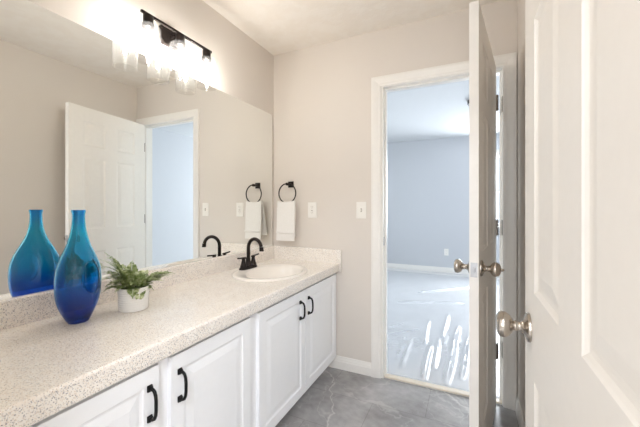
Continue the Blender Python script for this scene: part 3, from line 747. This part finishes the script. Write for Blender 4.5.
for yy in (-0.182, 0.0, 0.182):
    bm = bmesh.new(); lathe(bm, [(0, -0.004), (0.021, -0.004), (0.023, -0.008), (0.023, -0.044), (0.027, -0.046), (0.027, -0.062), (0.020, -0.066), (0.0, -0.066)], 'Z', (LX, yy, 0), 28)
    so = obj('lamp_socket', bm, M['bronze'], vl, smooth=35)
    bm = bmesh.new(); z1 = -0.052; z0 = -0.217; R_ = 0.0545
    pr = [(0.0275, z1), (0.044, z1-0.001), (0.0515, z1-0.005), (R_, z1-0.013), (R_, z0+0.002), (R_-0.001, z0), (R_-0.003, z0), (R_-0.0036, z0+0.002), (R_-0.0036, z1-0.014), (0.049, z1-0.008), (0.043, z1-0.0042), (0.0275, z1-0.003)]
    lathe(bm, pr+[pr[0]], 'Z', (LX, yy, 0), 48, cap=False)
    obj('glass_shade', bm, M['shade'], vl, smooth=50)
    bm = bmesh.new(); lathe(bm, [(0.0125, -0.066), (0.0135, -0.080), (0.0165, -0.090), (0.0225, -0.106), (0.0255, -0.122), (0.0255, -0.136), (0.022, -0.152), (0.012, -0.163), (0.0005, -0.165)], 'Z', (LX, yy, 0), 24, cap=False)
    bu = obj('light_bulb', bm, M['bulb_glass'], vl, smooth=60)
    bm = bmesh.new(); lathe(bm, [(0, -0.088), (0.006, -0.090), (0.0095, -0.105), (0.0095, -0.135), (0.006, -0.148), (0, -0.150)], 'Z', (LX, yy, 0), 14)
    obj('filament', bm, M['bulb'], bu, smooth=60)

# ------------------------------------------------------------------ bedroom ceiling lamp and added hallway fill lamp
cl = thing('ceiling_lamp', (1.585, 1.9, H), 'flush bedroom ceiling lamp, its dark rim just showing past the open door', 'ceiling lamp')
bm = bmesh.new(); lathe(bm, [(0, -0.0005), (0.145, -0.0005), (0.152, -0.006), (0.152, -0.040), (0.146, -0.044), (0.14, -0.038), (0, -0.036)], 'Z', (0, 0, 0), 48); obj('rim', bm, M['bronze'], cl, smooth=40)
bm = bmesh.new(); lathe(bm, [(0.139, -0.037), (0.139, -0.046), (0.125, -0.062), (0.09, -0.078), (0.04, -0.086), (0, -0.087)], 'Z', (0, 0, 0), 48); obj('lamp_bowl', bm, M['frosted'], cl, smooth=60)
bm = bmesh.new(); bx(bm, 1.3, 2.2, -3.25, -2.75, H-0.04, H-0.0005, bevel=0.008)
hl = thing('added_hallway_lamp', (0, 0, 0), 'flat lamp added on the unseen hallway ceiling for fill light', 'ceiling lamp')  # added out of view to brighten the bathroom from behind the camera
obj('added_housing', bm, M['trim'], hl)
obj('added_diffuser', box(1.33, 2.17, -3.22, -2.78, H-0.045, H-0.0395), M['added_hall_glow'], hl)

# ------------------------------------------------------------------ plastic film over the carpet
def film():
    bm = bmesh.new(); NX_, NY_ = 240, 260; x0, x1, y0, y1 = -0.4, 2.3, 0.062, 3.7
    rnd = random.Random(4)
    ridges = []      # (x, y, dir, half length, half width, height)
    for (ax, ay, bx_, by_, w_, h_) in ((1.165, 0.10, 1.150, 0.62, 0.020, 0.030), (1.215, 0.30, 1.205, 0.80, 0.015, 0.022), (1.31, 0.16, 1.345, 1.15, 0.022, 0.034), (1.40, 0.25, 1.44, 0.95, 0.016, 0.024),
                                       (1.10, 0.7, 1.07, 1.25, 0.018, 0.020), (1.23, 0.9, 1.24, 1.5, 0.02, 0.02), (0.85, 2.35, 1.5, 2.95, 0.03, 0.025), (0.7, 1.8, 1.35, 2.05, 0.03, 0.02), (1.0, 0.2, 0.97, 0.8, 0.02, 0.010)):
        ridges.append((Vector((ax, ay)), Vector((bx_, by_)), w_, h_))
    for k in range(46):
        p = Vector((rnd.uniform(x0, x1), rnd.uniform(0.2, y1))); a = rnd.gauss(1.45, 0.5); L = rnd.uniform(0.2, 0.7)
        ridges.append((p, p+Vector((math.cos(a), math.sin(a)))*L, rnd.uniform(0.015, 0.035), rnd.uniform(0.003, 0.009)))
    V = []
    for j in range(NY_+1):
        row = []
        for i in range(NX_+1):
            x = x0+(x1-x0)*i/NX_; y = y0+(y1-y0)*(j/NY_)**1.3
            z = 0.0125+0.0015*math.sin(9*x+3*y)*math.sin(7*y-2*x)
            wob = 0.003*math.sin(9*y+5*x)
            for a, b, w_, h_ in ridges:
                if abs(x-(a.x+b.x)/2) > 0.7 or abs(y-(a.y+b.y)/2) > 0.9: continue
                p = Vector((x+wob, y)); ab = b-a; t_ = max(-0.2, min(1.2, (p-a).dot(ab)/ab.length_squared)); q = a+ab*t_; dd = (p-q).length
                if dd < 3*w_: z += h_*math.exp(-(dd/w_)**2*1.5)*max(0, 1-(2*t_-1)**4/2.2)
            fade = min(1, (j)/4, (NY_-j)/4, i/4, (NX_-i)/4)
            row.append(bm.verts.new((x, y, 0.0115+(max(z, 0.0112)-0.0112)*fade)))
        V.append(row)
    for j in range(NY_):
        for i in range(NX_): bm.faces.new((V[j][i], V[j][i+1], V[j+1][i+1], V[j+1][i]))
    return bm
obj('plastic_sheet', film(), M['film'], smooth=80, label='clear wrinkled plastic film spread over the bedroom carpet', cat='plastic sheet')
